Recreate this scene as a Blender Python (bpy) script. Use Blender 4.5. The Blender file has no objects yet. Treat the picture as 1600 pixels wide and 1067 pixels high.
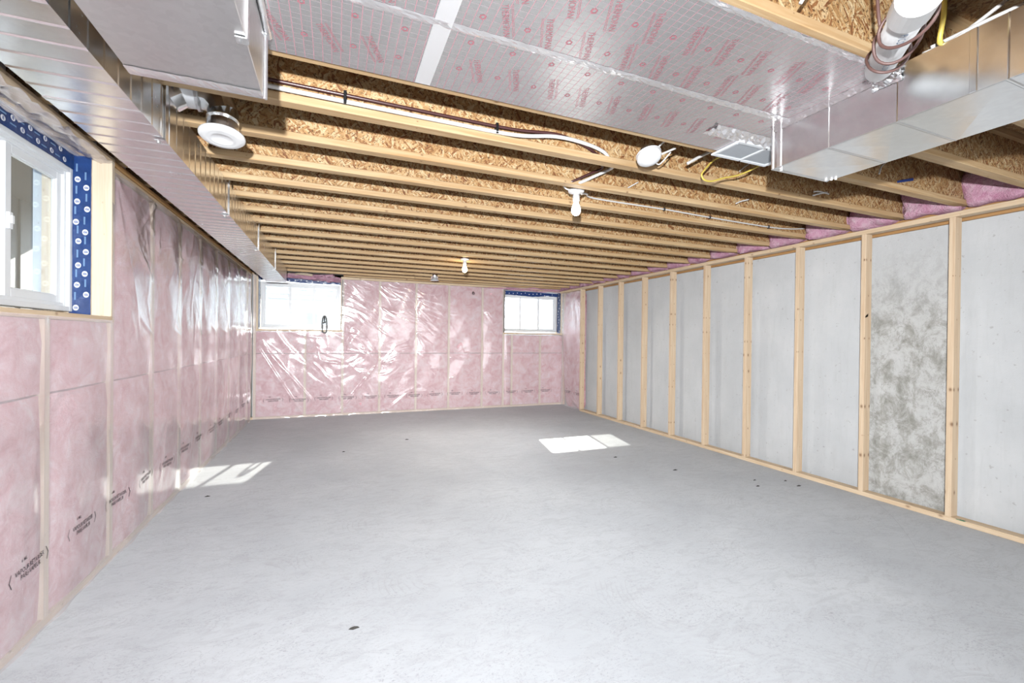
import bpy, math, random
import numpy as np
from mathutils import Vector, Matrix
random.seed(7)
RNG = np.random.default_rng(11)
scene = bpy.context.scene
COL = scene.collection

# ---------------------------------------------------------------- camera
YAW, PITCH, ROLL = 0.383799, -0.005077, -0.011004
fw = Vector((math.sin(YAW)*math.cos(PITCH), math.cos(YAW)*math.cos(PITCH), math.sin(PITCH)))
rt = Vector((math.cos(YAW), -math.sin(YAW), 0)); up = rt.cross(fw)
r2 = math.cos(ROLL)*rt - math.sin(ROLL)*up
u2 = math.sin(ROLL)*rt + math.cos(ROLL)*up
cam = bpy.data.cameras.new('camera'); cam.sensor_width = 36; cam.lens = 689.88/1600*36
cam.clip_start = .02
camo = bpy.data.objects.new('camera', cam); COL.objects.link(camo)
camo.matrix_world = Matrix(((r2.x, u2.x, -fw.x, 0), (r2.y, u2.y, -fw.y, 0), (r2.z, u2.z, -fw.z, 1.36), (0, 0, 0, 1)))
scene.camera = camo

# ---------------------------------------------------------------- world, sun, lights, exposure
SKY, SUN, FLASH, FILL, BULB_COOL, BULB_WARM = 27.0, 50.0, 282.0, 125.0, 25.0, 75.0
LAMP_COOL, LAMP_WARM = 24.0, 52.0
w = bpy.data.worlds.new('world'); scene.world = w; w.use_nodes = True
bg = w.node_tree.nodes['Background']; bg.inputs[0].default_value = (.80, .90, 1, 1); bg.inputs[1].default_value = SKY
def lamp(name, kind, loc, energy, color=(1, 1, 1), **kw):
    l = bpy.data.lights.new(name, kind); l.energy = energy; l.color = color
    for k, v in kw.items(): setattr(l, k, v)
    o = bpy.data.objects.new(name, l); COL.objects.link(o); o.location = loc
    return o
s = lamp('sun', 'SUN', (3, 14, 6), SUN, (1, .95, .86), angle=math.radians(.6))
s.rotation_euler = Vector((-.40, -1.91, -1)).to_track_quat('-Z', 'Y').to_euler()
# camera flash just above the camera
f = lamp('flash', 'SPOT', (-.17, -.22, 1.63), FLASH, (.97, .985, 1), shadow_soft_size=.03, spot_size=math.radians(158), spot_blend=.85)
f.rotation_euler = Vector((fw.x, fw.y, -.02)).to_track_quat('-Z', 'Y').to_euler()
f.data.use_nodes = True
nt = f.data.node_tree; em = nt.nodes['Emission']; lf = nt.nodes.new('ShaderNodeLightFalloff'); lf.inputs[0].default_value = 1
nt.links.new(lf.outputs['Linear'], em.inputs['Strength'])
# added soft fill behind the camera
fl = lamp('rear_fill_light', 'AREA', (2.5, -2.7, 1.35), FILL, (.94, .975, 1), shape='RECTANGLE', size=3.6, size_y=2.0)
fl.rotation_euler = Vector((-.12, 1, -.06)).to_track_quat('-Z', 'Z').to_euler()
scene.view_settings.view_transform = 'Standard'; scene.view_settings.look = 'None'
scene.view_settings.exposure = 0.15; scene.view_settings.gamma = 1; scene.view_settings.use_curve_mapping = False

# ---------------------------------------------------------------- node helpers
ALB = .62
class NT:
    def __init__(s, name):
        s.m = bpy.data.materials.new(name); s.m.use_nodes = True
        s.t = s.m.node_tree; s.t.nodes.clear()
        s.out = s.n('ShaderNodeOutputMaterial')
    def n(s, kind, **kw):
        nd = s.t.nodes.new(kind)
        for k, v in kw.items(): setattr(nd, k, v)
        return nd
    def set(s, sock, v):
        if hasattr(v, 'bl_idname') and hasattr(v, 'outputs'): v = v.outputs[0]
        if isinstance(v, bpy.types.NodeSocket): s.t.links.new(v, sock)
        else:
            if isinstance(v, (tuple, list)) and len(v) == 3 and sock.type == 'RGBA': v = (*v, 1)
            sock.default_value = v
    def node(s, kind, ins={}, **kw):
        nd = s.n(kind, **kw)
        for k, v in ins.items(): s.set(nd.inputs[k], v)
        return nd
    def coord(s, rand=True):
        p = s.n('ShaderNodeTexCoord').outputs['Object']
        if not rand: return p
        oi = s.n('ShaderNodeObjectInfo')
        m = s.node('ShaderNodeMath', {0: oi.outputs['Random'], 1: 37.0}, operation='MULTIPLY')
        a = s.node('ShaderNodeVectorMath', {0: p, 1: m.outputs[0]}, operation='ADD')
        return a.outputs[0]
    def map(s, v, scale=(1, 1, 1), rot=(0, 0, 0), loc=(0, 0, 0)):
        return s.node('ShaderNodeMapping', {'Vector': v, 'Scale': scale, 'Rotation': rot, 'Location': loc}).outputs[0]
    def noise(s, v, scale, detail=4, rough=.55, dist=0):
        return s.node('ShaderNodeTexNoise', {'Vector': v, 'Scale': scale, 'Detail': detail, 'Roughness': rough, 'Distortion': dist}).outputs['Fac']
    def vor(s, v, scale, feature='F1'):
        return s.node('ShaderNodeTexVoronoi', {'Vector': v, 'Scale': scale}, feature=feature)
    def ramp(s, f, stops, interp='LINEAR'):
        r = s.node('ShaderNodeValToRGB', {0: f}); cr = r.color_ramp; cr.interpolation = interp
        while len(cr.elements) < len(stops): cr.elements.new(.5)
        for e, (p, c) in zip(cr.elements, stops):
            e.position = p
            e.color = (*c, 1) if isinstance(c, (tuple, list)) else (c, c, c, 1)
        return r.outputs[0]
    def mix(s, f, a, b, mode='MIX'):
        m = s.n('ShaderNodeMix', data_type='RGBA', blend_type=mode)
        s.set(m.inputs[0], f); s.set(m.inputs[6], a); s.set(m.inputs[7], b)
        return m.outputs[2]
    def math(s, op, a, b=0.0, c=0.0):
        m = s.n('ShaderNodeMath', operation=op); s.set(m.inputs[0], a); s.set(m.inputs[1], b)
        if op in ('MULTIPLY_ADD',): s.set(m.inputs[2], c)
        return m.outputs[0]
    def bump(s, h, strength=.3, dist=.01):
        return s.node('ShaderNodeBump', {'Height': h, 'Strength': strength, 'Distance': dist}).outputs[0]
    def bsdf(s, color, rough=.6, metal=0, normal=None, spec=.5, **ins):
        if isinstance(metal, (int, float)) and metal == 0: color = s.mix(1.0, color, (ALB, ALB, ALB, 1), 'MULTIPLY')
        b = s.node('ShaderNodeBsdfPrincipled', {'Base Color': color, 'Roughness': rough, 'Metallic': metal, 'Specular IOR Level': spec})
        for k, v in ins.items(): s.set(b.inputs[k], v)
        if normal is not None: s.set(b.inputs['Normal'], normal)
        s.t.links.new(b.outputs[0], s.out.inputs[0])
        return s.m
    def schlick(s, gain=1.0, normal=None):      # two-sided Fresnel of a thin clear sheet
        lw = s.node('ShaderNodeLayerWeight', {'Blend': .5})
        if normal is not None: s.set(lw.inputs['Normal'], normal)
        return s.math('MULTIPLY', s.math('MULTIPLY_ADD', s.math('POWER', lw.outputs['Facing'], 5.0), .95, .045), gain)
    def emit(s, color, st):
        e = s.node('ShaderNodeEmission', {'Color': color, 'Strength': st}); s.t.links.new(e.outputs[0], s.out.inputs[0]); return s.m

def plain(name, c, rough=.5, metal=0, spec=.5):
    t = NT(name); p = t.coord()
    n = t.noise(p, 30, 3)
    return t.bsdf(t.mix(t.math('MULTIPLY', n, .22), c, tuple(x*.72 for x in c)), rough, metal, t.bump(n, .05, .002), spec)

def lumber(name, axis, light, dark, knot=.5, kn=4.5):
    t = NT(name); p = t.coord()
    sc = [1, 1, 1]; sc['xyz'.index(axis)] = .045
    v = t.map(p, tuple(sc))
    n1 = t.noise(v, 34, 5, .6, .8); n2 = t.noise(v, 130, 3, .6)
    c = t.ramp(n1, [(.30, dark), (.52, tuple((a+b)/2 for a, b in zip(light, dark))), (.70, light)])
    c = t.mix(t.math('MULTIPLY', n2, .30), c, tuple(x*.75 for x in dark))
    # small round knots: one per random cell along the grain, at a random place across the board
    sp = t.node('ShaderNodeSeparateXYZ', {0: p}); al = 'xyz'.index(axis); cr = [q for q in range(3) if q != al]
    vo = t.n('ShaderNodeTexVoronoi', voronoi_dimensions='1D'); t.set(vo.inputs['W'], sp.outputs[al]); t.set(vo.inputs['Scale'], kn)
    s_ = t.math('FRACT', t.math('DIVIDE', t.math('ADD', sp.outputs[cr[0]], sp.outputs[cr[1]]), .06))
    e = t.math('MULTIPLY', t.math('SUBTRACT', s_, t.node('ShaderNodeSeparateColor', {0: vo.outputs['Color']}).outputs[0]), .06)
    a_ = t.math('DIVIDE', vo.outputs['Distance'], kn)
    d = t.math('SQRT', t.math('ADD', t.math('MULTIPLY', e, e), t.math('MULTIPLY', a_, t.math('MULTIPLY', a_, .45))))
    rs = t.node('ShaderNodeSeparateColor', {0: vo.outputs['Color']}).outputs[1]
    d = t.math('DIVIDE', d, t.math('MULTIPLY_ADD', t.math('POWER', rs, 2.0), 1.35, .12))
    k = t.ramp(d, [(.0, 1.0), (.0045, .85), (.0085, .25), (.013, 0.0)])
    k = t.math('MULTIPLY', k, knot)
    c = t.mix(k, c, (.17, .07, .025))
    return t.bsdf(c, .62, 0, t.bump(n1, .15, .002), .3)

def osb(name, plane, gain=1.0):
    # three layers of elongated strands at different angles, chosen patch by patch
    t = NT(name); p = t.coord()
    rots = {'xz': (1.5708, 0, 0), 'xy': (0, 0, 0)}[plane]
    q = t.map(p, (1, 1, 1), rots)
    wq = t.node('ShaderNodeTexNoise', {'Vector': q, 'Scale': 22.0, 'Detail': 3})
    q = t.node('ShaderNodeVectorMath', {0: wq.outputs['Color'], 1: (.014, .014, .014), 2: q}, operation='MULTIPLY_ADD').outputs[0]
    stops = [(.0, (.24, .085, .035)), (.12, (.40, .18, .07)), (.28, (.57, .325, .135)), (.60, (.72, .465, .22)), (1.0, (.94, .74, .45))]
    stops = [(a, tuple(min(1, x*gain) for x in b)) for a, b in stops]
    layers = []; edges = []
    for i, (ang, sx, sy) in enumerate(((1.45, 17, 80), (.75, 19, 92), (-.85, 19, 96))):
        v = t.map(t.map(q, (1, 1, 1), (0, 0, ang), (i*3.1, i*1.7, 0)), (sx, sy, 1))
        vo = t.vor(v, 1.0); layers.append(t.ramp(t.node('ShaderNodeSeparateColor', {0: vo.outputs['Color']}).outputs[0], stops))
        edges.append(vo.outputs['Distance'])
    m1 = t.ramp(t.noise(q, 24, 3), [(.47, 0.0), (.50, 1.0)])
    m2 = t.ramp(t.noise(t.map(q, loc=(5, 9, 2)), 27, 3), [(.50, 0.0), (.53, 1.0)])
    c = t.mix(m2, t.mix(m1, layers[0], layers[1]), layers[2])
    e = t.mix(m2, t.mix(m1, edges[0], edges[1]), edges[2])
    gaps = t.ramp(t.noise(q, 95, 4, .7), [(.38, .97), (.44, 0.0)])
    c = t.mix(gaps, c, (.07, .03, .012))
    g2 = t.noise(q, 160, 3, .6)
    c = t.mix(t.math('MULTIPLY', g2, .35), c, (.33, .17, .06))
    return t.bsdf(c, .6, 0, t.bump(t.math('ADD', e, g2), .5, .004), .3)

def galvanized(name, col=(.85, .865, .875), rough=.20, bump=.012):
    t = NT(name); p = t.coord()
    vo = t.vor(p, 55); n = t.noise(p, 7, 4)
    sp = t.node('ShaderNodeSeparateColor', {0: vo.outputs['Color']}).outputs[0]
    c = t.mix(t.math('MULTIPLY', sp, .25), col, tuple(x*.75 for x in col))
    r = t.math('MULTIPLY_ADD', n, .22, rough-.08)
    return t.bsdf(c, r, 1.0, t.bump(t.noise(p, 3.5, 3), bump, .02))

M = {}
M['stud'] = lumber('stud_wood', 'z', (.86, .70, .51), (.68, .49, .32), .8)
M['stud_clear'] = lumber('stud_wood_clear', 'z', (.88, .76, .60), (.76, .61, .44), .25)
M['plate_y'] = lumber('plate_wood_y', 'y', (.85, .69, .50), (.68, .50, .32), .6)
M['plate_x'] = lumber('plate_wood_x', 'x', (.85, .69, .50), (.68, .50, .32), .5)
M['flange'] = lumber('flange_wood', 'x', (.76, .575, .345), (.53, .325, .15), .8, 1.8)
M['sill_orange'] = lumber('sill_plate_wood', 'y', (.62, .36, .15), (.44, .23, .08), .4)
M['osb_web'] = osb('osb_web', 'xz', .9); M['osb_floor'] = osb('osb_subfloor', 'xy', .8)
M['galv'] = galvanized('galvanized_steel'); M['galv_dull'] = galvanized('galvanized_dull', (.66, .665, .67), .36, .012)
M['foil_tape'] = galvanized('foil_tape', (.86, .86, .87), .26, .5)
M['white_plastic'] = plain('white_plastic', (.86, .87, .88), .35); M['vinyl'] = plain('white_vinyl', (.84, .87, .90), .3)
M['white_paint'] = plain('white_painted_metal', (.92, .96, 1.0), .4)
M['cable_white'] = plain('white_cable', (.82, .81, .79), .45); M['cable_yellow'] = plain('yellow_cable', (.80, .62, .12), .45)
M['wire_brown'] = plain('brown_wire', (.16, .085, .075), .5); M['pipe_brown'] = plain('brown_pipe', (.085, .03, .03), .28)
M['black'] = plain('black_plastic', (.012, .013, .016), .4); M['dark'] = plain('dark_gap', (.02, .018, .016), .7)
M['blue_mark'] = plain('blue_ink', (.03, .07, .30), .5); M['green_mark'] = plain('green_ink', (.02, .20, .10), .5)
M['red_print'] = plain('red_print', (.50, .17, .21), .6); M['stamp'] = plain('black_stamp_ink', (.035, .025, .035), .6)
M['emblem'] = plain('white_print', (.85, .88, .92), .5); M['pale_print'] = plain('pale_blue_print', (.22, .38, .62), .5)
M['siding'] = plain('white_siding', (.86, .87, .88), .6); M['blue_box'] = plain('pale_blue_plastic', (.34, .50, .66), .5)
M['nb_grey'] = plain('grey_green_siding', (.07, .085, .09), .7); M['nb_beige'] = plain('beige_panel', (.16, .155, .13), .7)
M['nb_pale'] = plain('pale_green_trim', (.13, .155, .145), .7)
M['ground'] = plain('gravel', (.40, .38, .35), .9); M['chrome'] = plain('clip_steel', (.10, .10, .095), .35)
M['debris_soft'] = plain('crack_shade', (.36, .36, .37), .8)
M['debris'] = plain('dark_debris', (.05, .045, .04), .8)

t = NT('blue_flashing_tape'); p = t.coord(); n = t.noise(p, 14, 4, .6)
M['tape'] = t.bsdf(t.mix(n, (.006, .022, .10), (.022, .075, .27)), .30, 0, t.bump(n, .35, .01), .35)
t = NT('pink_insulation'); p = t.coord()
n1 = t.noise(p, 7, 7, .68, .6); n2 = t.noise(p, 70, 4, .7)
c = t.ramp(n1, [(.34, (.62, .22, .27)), (.46, (.77, .40, .45)), (.57, (.86, .57, .61)), (.68, (.93, .76, .79))])
c = t.mix(t.math('MULTIPLY', n2, .25), c, (.86, .54, .60))
M['pink'] = t.bsdf(c, .95, 0, t.bump(t.math('ADD', n1, n2), .6, .012), .1)
t = NT('pink_insulation_loose'); p = t.coord()
n1 = t.noise(p, 13, 6, .65, .6); n2 = t.noise(p, 60, 4, .7)
c = t.ramp(n1, [(.28, (.64, .27, .42)), (.5, (.78, .45, .58)), (.72, (.88, .66, .75))])
M['pink_loose'] = t.bsdf(c, .95, 0, t.bump(t.math('ADD', n1, n2), .9, .02), .1)
# clear polyethylene vapour barrier
t = NT('clear_poly_film'); p = t.coord(False)
nb = t.noise(p, 22, 4, .6, 1.0)
bmp = t.bump(nb, .10, .01)
tr = t.node('ShaderNodeBsdfTransparent', {'Color': (.985, .975, .98)})
df = t.node('ShaderNodeBsdfDiffuse', {'Color': (.70, .655, .67)})
gl = t.node('ShaderNodeBsdfGlossy', {'Color': (1, 1, 1), 'Roughness': .14, 'Normal': bmp})
m1 = t.node('ShaderNodeMixShader', {0: .33, 1: tr, 2: df})
m2 = t.node('ShaderNodeMixShader', {0: t.schlick(1.35, bmp), 1: m1, 2: gl})
t.t.links.new(m2.outputs[0], t.out.inputs[0]); M['film'] = t.m
t = NT('window_glass')
tr = t.node('ShaderNodeBsdfTransparent', {'Color': (.96, .98, .98)}); gl = t.node('ShaderNodeBsdfGlossy', {'Roughness': .01})
m2 = t.node('ShaderNodeMixShader', {0: t.schlick(), 1: tr, 2: gl}); t.t.links.new(m2.outputs[0], t.out.inputs[0]); M['glass'] = t.m
t = NT('sun_dimmer_sheet'); tr = t.node('ShaderNodeBsdfTransparent', {'Color': (1, 1, 1)}); df = t.node('ShaderNodeBsdfDiffuse', {'Color': (.45, .46, .48)})  # half-clear material of the sheets added to dim the sun
m2 = t.node('ShaderNodeMixShader', {0: .62, 1: tr, 2: df}); t.t.links.new(m2.outputs[0], t.out.inputs[0]); M['screen'] = t.m
t = NT('clear_tape'); tr = t.node('ShaderNodeBsdfTransparent', {'Color': (.97, .97, .97)}); df = t.node('ShaderNodeBsdfPrincipled', {'Base Color': (.75, .75, .76), 'Roughness': .25, 'Metallic': .3})
m2 = t.node('ShaderNodeMixShader', {0: .55, 1: tr, 2: df}); t.t.links.new(m2.outputs[0], t.out.inputs[0]); M['clear_tape'] = t.m

# foil panel with its printed grid
t = NT('foil_sheet'); p = t.coord(False)
sx = t.node('ShaderNodeSeparateXYZ', {0: p})
def gridline(co, pitch, wd):
    fr_ = t.math('FRACT', t.math('DIVIDE', co, pitch)); d = t.math('ABSOLUTE', t.math('SUBTRACT', fr_, .5))
    return t.math('LESS_THAN', d, wd)
g1 = gridline(sx.outputs[0], .031, .04); g2 = gridline(sx.outputs[1], .0265, .04)
n = t.noise(p, 6, 3); n2 = t.noise(p, 90, 2)
c = t.mix(t.math('MULTIPLY', n, .3), (.53, .525, .525), (.45, .44, .445))
c = t.mix(t.math('MULTIPLY', g2, .62), c, (.24, .17, .20))
c = t.mix(t.math('MULTIPLY', g1, .70), c, (.42, .12, .17))
M['foil'] = t.bsdf(c, .24, t.math('SUBTRACT', .80, t.math('MULTIPLY', t.math('MAXIMUM', g1, g2), .5)), t.bump(t.noise(t.map(p, (1, 14, 1)), 12, 3), .10, .004))

# concrete floor: pale, patchy, with fine trowel swirls
t = NT('concrete_floor'); p = t.coord(False)
n1 = t.noise(p, .9, 5, .6, .3); n2 = t.noise(t.map(p, (1, 2.2, 1), (0, 0, .35)), 7, 6, .65, 1.2); n3 = t.noise(p, 160, 3, .7)
rings = None
vo = t.vor(p, 1.25); 
wv = t.math('SINE', t.math('MULTIPLY', t.math('ADD', vo.outputs['Distance'], t.math('MULTIPLY', n2, .05)), 190.0))
ringm = t.ramp(t.noise(p, 2.3, 3), [(.56, 0.0), (.66, 1.0)])
c = t.ramp(n1, [(.32, (.52, .545, .58)), (.55, (.60, .625, .66)), (.72, (.655, .68, .71))])
c = t.mix(t.ramp(n2, [(.48, 0.0), (.68, .55)]), c, (.47, .485, .51))
sp = t.ramp(t.noise(t.map(p, (1, 1.6, 1), (0, 0, .6)), 60, 5, .75, .8), [(.54, 0.0), (.66, .9)])
sp = t.math('MULTIPLY', sp, t.ramp(t.noise(p, 3.1, 4), [(.40, .15), (.65, 1.0)]))
c = t.mix(sp, c, (.36, .365, .38))
scr = t.ramp(t.math('ABSOLUTE', t.math('SUBTRACT', t.noise(t.map(p, (.8, 1.5, 1), (0, 0, .2), (3, 1, 0)), 2.6, 6, .7, 1.6), .5)), [(.0, .8), (.009, 0.0)])
c = t.mix(t.math('MULTIPLY', scr, t.ramp(n3, [(.4, 0.0), (.6, 1.0)])), c, (.38, .385, .40))
rl = t.math('MULTIPLY', t.ramp(wv, [(.70, 0.0), (1.0, .5)]), ringm)
c = t.mix(rl, c, (.46, .465, .48))
M['floor'] = t.bsdf(c, .62, 0, t.bump(t.math('ADD', n3, t.math('MULTIPLY', wv, t.math('MULTIPLY', ringm, .5))), .16, .003), .35)

# foundation wall: pale smooth concrete, pitted; one bay (1.95 < y < 2.46) rough and grey
t = NT('foundation_concrete'); p = t.coord(False)
n1 = t.noise(p, 1.4, 5, .6); n2 = t.noise(t.map(p, (1, 1, .15)), 26, 4, .6); n3 = t.noise(p, 42, 4, .7)
c = t.ramp(n1, [(.30, (.56, .58, .595)), (.55, (.63, .65, .665)), (.72, (.69, .705, .715))])
c = t.mix(t.ramp(n2, [(.52, 0.0), (.75, .30)]), c, (.50, .51, .51))
pit = t.ramp(t.noise(p, 30, 3, .6), [(.66, 0.0), (.70, 1.0)]); c = t.mix(t.math('MULTIPLY', pit, .45), c, (.33, .32, .29))
sx = t.node('ShaderNodeSeparateXYZ', {0: p})
yw = t.math('ADD', sx.outputs[1], t.math('MULTIPLY', t.math('SUBTRACT', n3, .5), .05))
bay = t.math('MULTIPLY', t.math('GREATER_THAN', yw, 1.93), t.math('LESS_THAN', yw, 2.56))
fade = t.ramp(sx.outputs[2], [(.0, 1.0), (.62, 1.0), (.92, .25)])
fade = t.node('ShaderNodeMapRange', {0: sx.outputs[2], 1: 1.5, 2: 2.2, 3: 1.0, 4: .12}).outputs[0]
mott = t.noise(t.map(p, (1, 1, .75)), 8, 8, .78, .35)
rc = t.ramp(mott, [(.36, (.30, .30, .27)), (.46, (.43, .43, .405)), (.53, (.56, .565, .55)), (.62, (.62, .625, .62))])
vein = t.ramp(t.math('ABSOLUTE', t.math('SUBTRACT', t.noise(p, 5, 6, .65, .8), .5)), [(.0, .7), (.008, 0.0)])
rc = t.mix(vein, rc, (.27, .265, .24))
c = t.mix(t.math('MULTIPLY', bay, fade), c, rc)
M['foundation'] = t.bsdf(c, .7, 0, t.bump(t.math('ADD', n3, t.math('MULTIPLY', t.math('MULTIPLY', bay, mott), 3.0)), .22, .006), .35)

t = NT('bulb_cool'); M['bulb_cool'] = t.emit((1, .97, .93), BULB_COOL)
t = NT('bulb_warm'); M['bulb_warm'] = t.emit((1, .72, .36), BULB_WARM)

# ---------------------------------------------------------------- geometry helpers
class MB:
    def __init__(s): s.v = []; s.f = []
    def add(s, v, f):
        o = len(s.v); s.v += [tuple(map(float, q)) for q in v]; s.f += [tuple(i+o for i in g) for g in f]; return s
    def box(s, x0, x1, y0, y1, z0, z1):
        return s.add([(x0, y0, z0), (x1, y0, z0), (x1, y1, z0), (x0, y1, z0), (x0, y0, z1), (x1, y0, z1), (x1, y1, z1), (x0, y1, z1)],
                     [(0, 3, 2, 1), (4, 5, 6, 7), (0, 1, 5, 4), (1, 2, 6, 5), (2, 3, 7, 6), (3, 0, 4, 7)])
    def tube(s, pts, r, n=8, caps=True):
        pts = [Vector(q) for q in pts]; rings = []
        rs = r if isinstance(r, (list, tuple)) else [r]*len(pts)
        nrm = None
        for i, q in enumerate(pts):
            d = (pts[min(i+1, len(pts)-1)] - pts[max(i-1, 0)]).normalized()
            if nrm is None:
                nrm = d.orthogonal().normalized()
            nrm = (nrm - d*nrm.dot(d)).normalized(); b = d.cross(nrm)
            rings.append([q + (nrm*math.cos(a)+b*math.sin(a))*rs[i] for a in [k*2*math.pi/n for k in range(n)]])
        v = [x for g in rings for x in g]; f = []
        for i in range(len(pts)-1):
            for k in range(n):
                f.append((i*n+k, i*n+(k+1) % n, (i+1)*n+(k+1) % n, (i+1)*n+k))
        if caps: f += [tuple(range(n))[::-1], tuple(range((len(pts)-1)*n, len(pts)*n))]
        return s.add(v, f)
    def lathe(s, prof, c, n=32):           # profile of (radius, z) about a vertical axis
        v = []; f = []
        for r, z in prof:
            for k in range(n):
                a = k*2*math.pi/n; v.append((c[0]+r*math.cos(a), c[1]+r*math.sin(a), c[2]+z))
        for i in range(len(prof)-1):
            for k in range(n):
                f.append((i*n+k, i*n+(k+1) % n, (i+1)*n+(k+1) % n, (i+1)*n+k))
        f += [tuple(range(n))[::-1], tuple(range((len(prof)-1)*n, len(prof)*n))]
        return s.add(v, f)
    def grid(s, P):                        # P: (n, m, 3)
        n, m = P.shape[:2]; v = P.reshape(-1, 3)
        f = [(i*m+j, (i+1)*m+j, (i+1)*m+j+1, i*m+j+1) for i in range(n-1) for j in range(m-1)]
        return s.add(v, f)
    def build(s, name, mat, parent=None, smooth=False, bevel=0, label=None, kind=None):
        me = bpy.data.meshes.new(name); me.from_pydata(s.v, [], s.f); me.update()
        if smooth:
            me.polygons.foreach_set('use_smooth', [True]*len(me.polygons))
        me.materials.append(M[mat] if isinstance(mat, str) else mat)
        o = bpy.data.objects.new(name, me); COL.objects.link(o)
        if parent: o.parent = parent
        if bevel:
            b = o.modifiers.new('bevel', 'BEVEL'); b.width = bevel; b.segments = 1; b.limit_method = 'ANGLE'
        if label: o['label'] = label
        if kind: o['kind'] = kind
        return o
def autosmooth(o, deg=40):
    o.data.polygons.foreach_set('use_smooth', [True]*len(o.data.polygons))
    try: o.data.set_sharp_from_angle(angle=math.radians(deg))
    except Exception: pass
    return o
def box(name, mat, b, parent=None, bevel=0, **kw): return MB().box(*b).build(name, mat, parent, bevel=bevel, **kw)
def tag(o, label, cat, group=None):
    o['label'] = label; o['category'] = cat
    if group: o['group'] = group
    return o
def struct(o): o['kind'] = 'structure'; return o
def empty(name, loc=(0, 0, 0)):
    o = bpy.data.objects.new(name, None); COL.objects.link(o); o.location = (0, 0, 0); return o
def tilt(root, piv, deg):                  # lean a whole thing about a point
    m = Matrix.Translation(piv) @ Matrix.Rotation(math.radians(deg[0]), 4, 'X') @ Matrix.Rotation(math.radians(deg[1]), 4, 'Y') @ Matrix.Translation(-Vector(piv))
    for ch in root.children: ch.data.transform(m)
def spline(pts, n=8):
    P = [Vector(q) for q in pts]; P = [P[0]*2-P[1]] + P + [P[-1]*2-P[-2]]; out = []
    for i in range(1, len(P)-2):
        for k in range(n):
            u = k/n; a, b, c, d = P[i-1:i+3]
            out.append(.5*((2*b)+(c-a)*u+(2*a-5*b+4*c-d)*u*u+(3*b-a-3*c+d)*u**3))
    out.append(P[-2]); return out
TXT = {}
def text_mesh(body, bold=0.0):             # unit text, 1 m tall letters, centred, as (verts, faces)
    if body in TXT: return TXT[body]
    cu = bpy.data.curves.new('lettering', 'FONT'); cu.body = body; cu.align_x = 'CENTER'; cu.align_y = 'CENTER'
    cu.resolution_u = 2; cu.offset = bold
    o = bpy.data.objects.new('lettering', cu); COL.objects.link(o)
    me = o.to_mesh()
    v = np.array([q.co[:] for q in me.vertices]); f = [tuple(q.vertices) for q in me.polygons]
    o.to_mesh_clear(); bpy.data.objects.remove(o); bpy.data.curves.remove(cu)
    TXT[body] = (v, f); return TXT[body]

# ================================================================ STRUCTURE
XL, XR, YB = -1.238, 4.381, 8.26           # faces of the stud walls
ZJ, ZC = 2.42, 2.72                         # joist undersides, subfloor
YF = -3.0
floor = struct(box('floor', 'floor', (XL-.35, 4.9, YF-.2, 8.8, -.12, 0)))
ceiling = struct(box('ceiling', 'osb_floor', (XL-.35, 4.9, YF-.2, 8.8, ZC, ZC+.02)))
wall_front = struct(box('wall_front', 'foundation', (XL-.35, 4.9, YF-.2, YF, 0, ZC)))
wall_right = struct(box('wall_right', 'foundation', (4.56, 4.86, YF, 8.75, 0, 2.318)))
# openings: window 1 in the left wall, windows 2 and 3 in the back wall
W1 = (1.75, 3.345, 1.47, 2.40); W2 = (-1.152, .112, 1.485, 2.37); W3 = (3.175, 4.465, 1.495, 2.355)
b = MB()
for r in ((YF, W1[0], 0, ZC), (W1[1], 8.75, 0, ZC), (W1[0], W1[1], 0, W1[2]-.04), (W1[0], W1[1], W1[3], ZC)):
    b.box(XL-.35, XL-.15, r[0], r[1], r[2], r[3])
wall_left = struct(b.build('wall_left', 'foundation'))
b = MB()
for r in ((XL-.15, W2[0], 0, ZC), (W2[1], W3[0], 0, ZC), (W3[1], 4.86, 0, ZC), (W2[0], W2[1], 0, W2[2]-.04), (W2[0], W2[1], W2[3], ZC), (W3[0], W3[1], 0, W3[2]-.04), (W3[0], W3[1], W3[3], ZC)):
    b.box(r[0], r[1], YB+.15, YB+.40, r[2], r[3])
wall_back = struct(b.build('wall_back', 'foundation'))

# ---- floor joists: OSB web between two lumber flanges
flange_me = {}
def joist(yf):
    x0, x1 = XL-.12, 4.50
    j = box('floor_joist', 'osb_web', (x0, x1, yf-.037, yf-.027, ZJ+.036, ZC-.036), ceiling)
    box('bottom_flange', 'flange', (x0, x1, yf-.0635, yf, ZJ, ZJ+.038), j, bevel=.003)
    box('top_flange', 'flange', (x0, x1, yf-.0635, yf, ZC-.038, ZC-.0005), j)
    return j
for k in range(-11, 16): joist(1.89+.4064*k)
# rim board over the right foundation and sill plate under it
box('sill_plate', 'sill_orange', (4.53, 4.86, YF, 8.3, 2.318, 2.42), wall_right)
box('rim_board', 'osb_floor', (4.72, 4.75, YF, 8.3, 2.42, ZC), wall_right)
def lump(name, b, parent, seed, amp=.03, n=14, mat='pink_loose', pw=9):   # a soft bulging batt
    x0, x1, y0, y1, z0, z1 = b; r = np.random.default_rng(seed)
    c = np.array([(x0+x1)/2, (y0+y1)/2, (z0+z1)/2]); h = np.array([(x1-x0)/2, (y1-y0)/2, (z1-z0)/2])
    th = np.linspace(0, math.pi, n); ph = np.linspace(0, 2*math.pi, 2*n)
    T, P = np.meshgrid(th, ph, indexing='ij')
    d = np.stack([np.sin(T)*np.cos(P), np.sin(T)*np.sin(P), np.cos(T)], -1)
    q = d/(np.abs(d)**pw).sum(-1, keepdims=True)**(1/pw)
    ofs = np.zeros(T.shape)
    for _ in range(10):
        kk = r.normal(size=3)*5; ofs += np.sin(d@kk + r.uniform(0, 6))*amp/5
    return MB().grid(c + q*h*(1+ofs[..., None]/h.min()*.5)).build(name, mat, parent, smooth=True)
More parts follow.
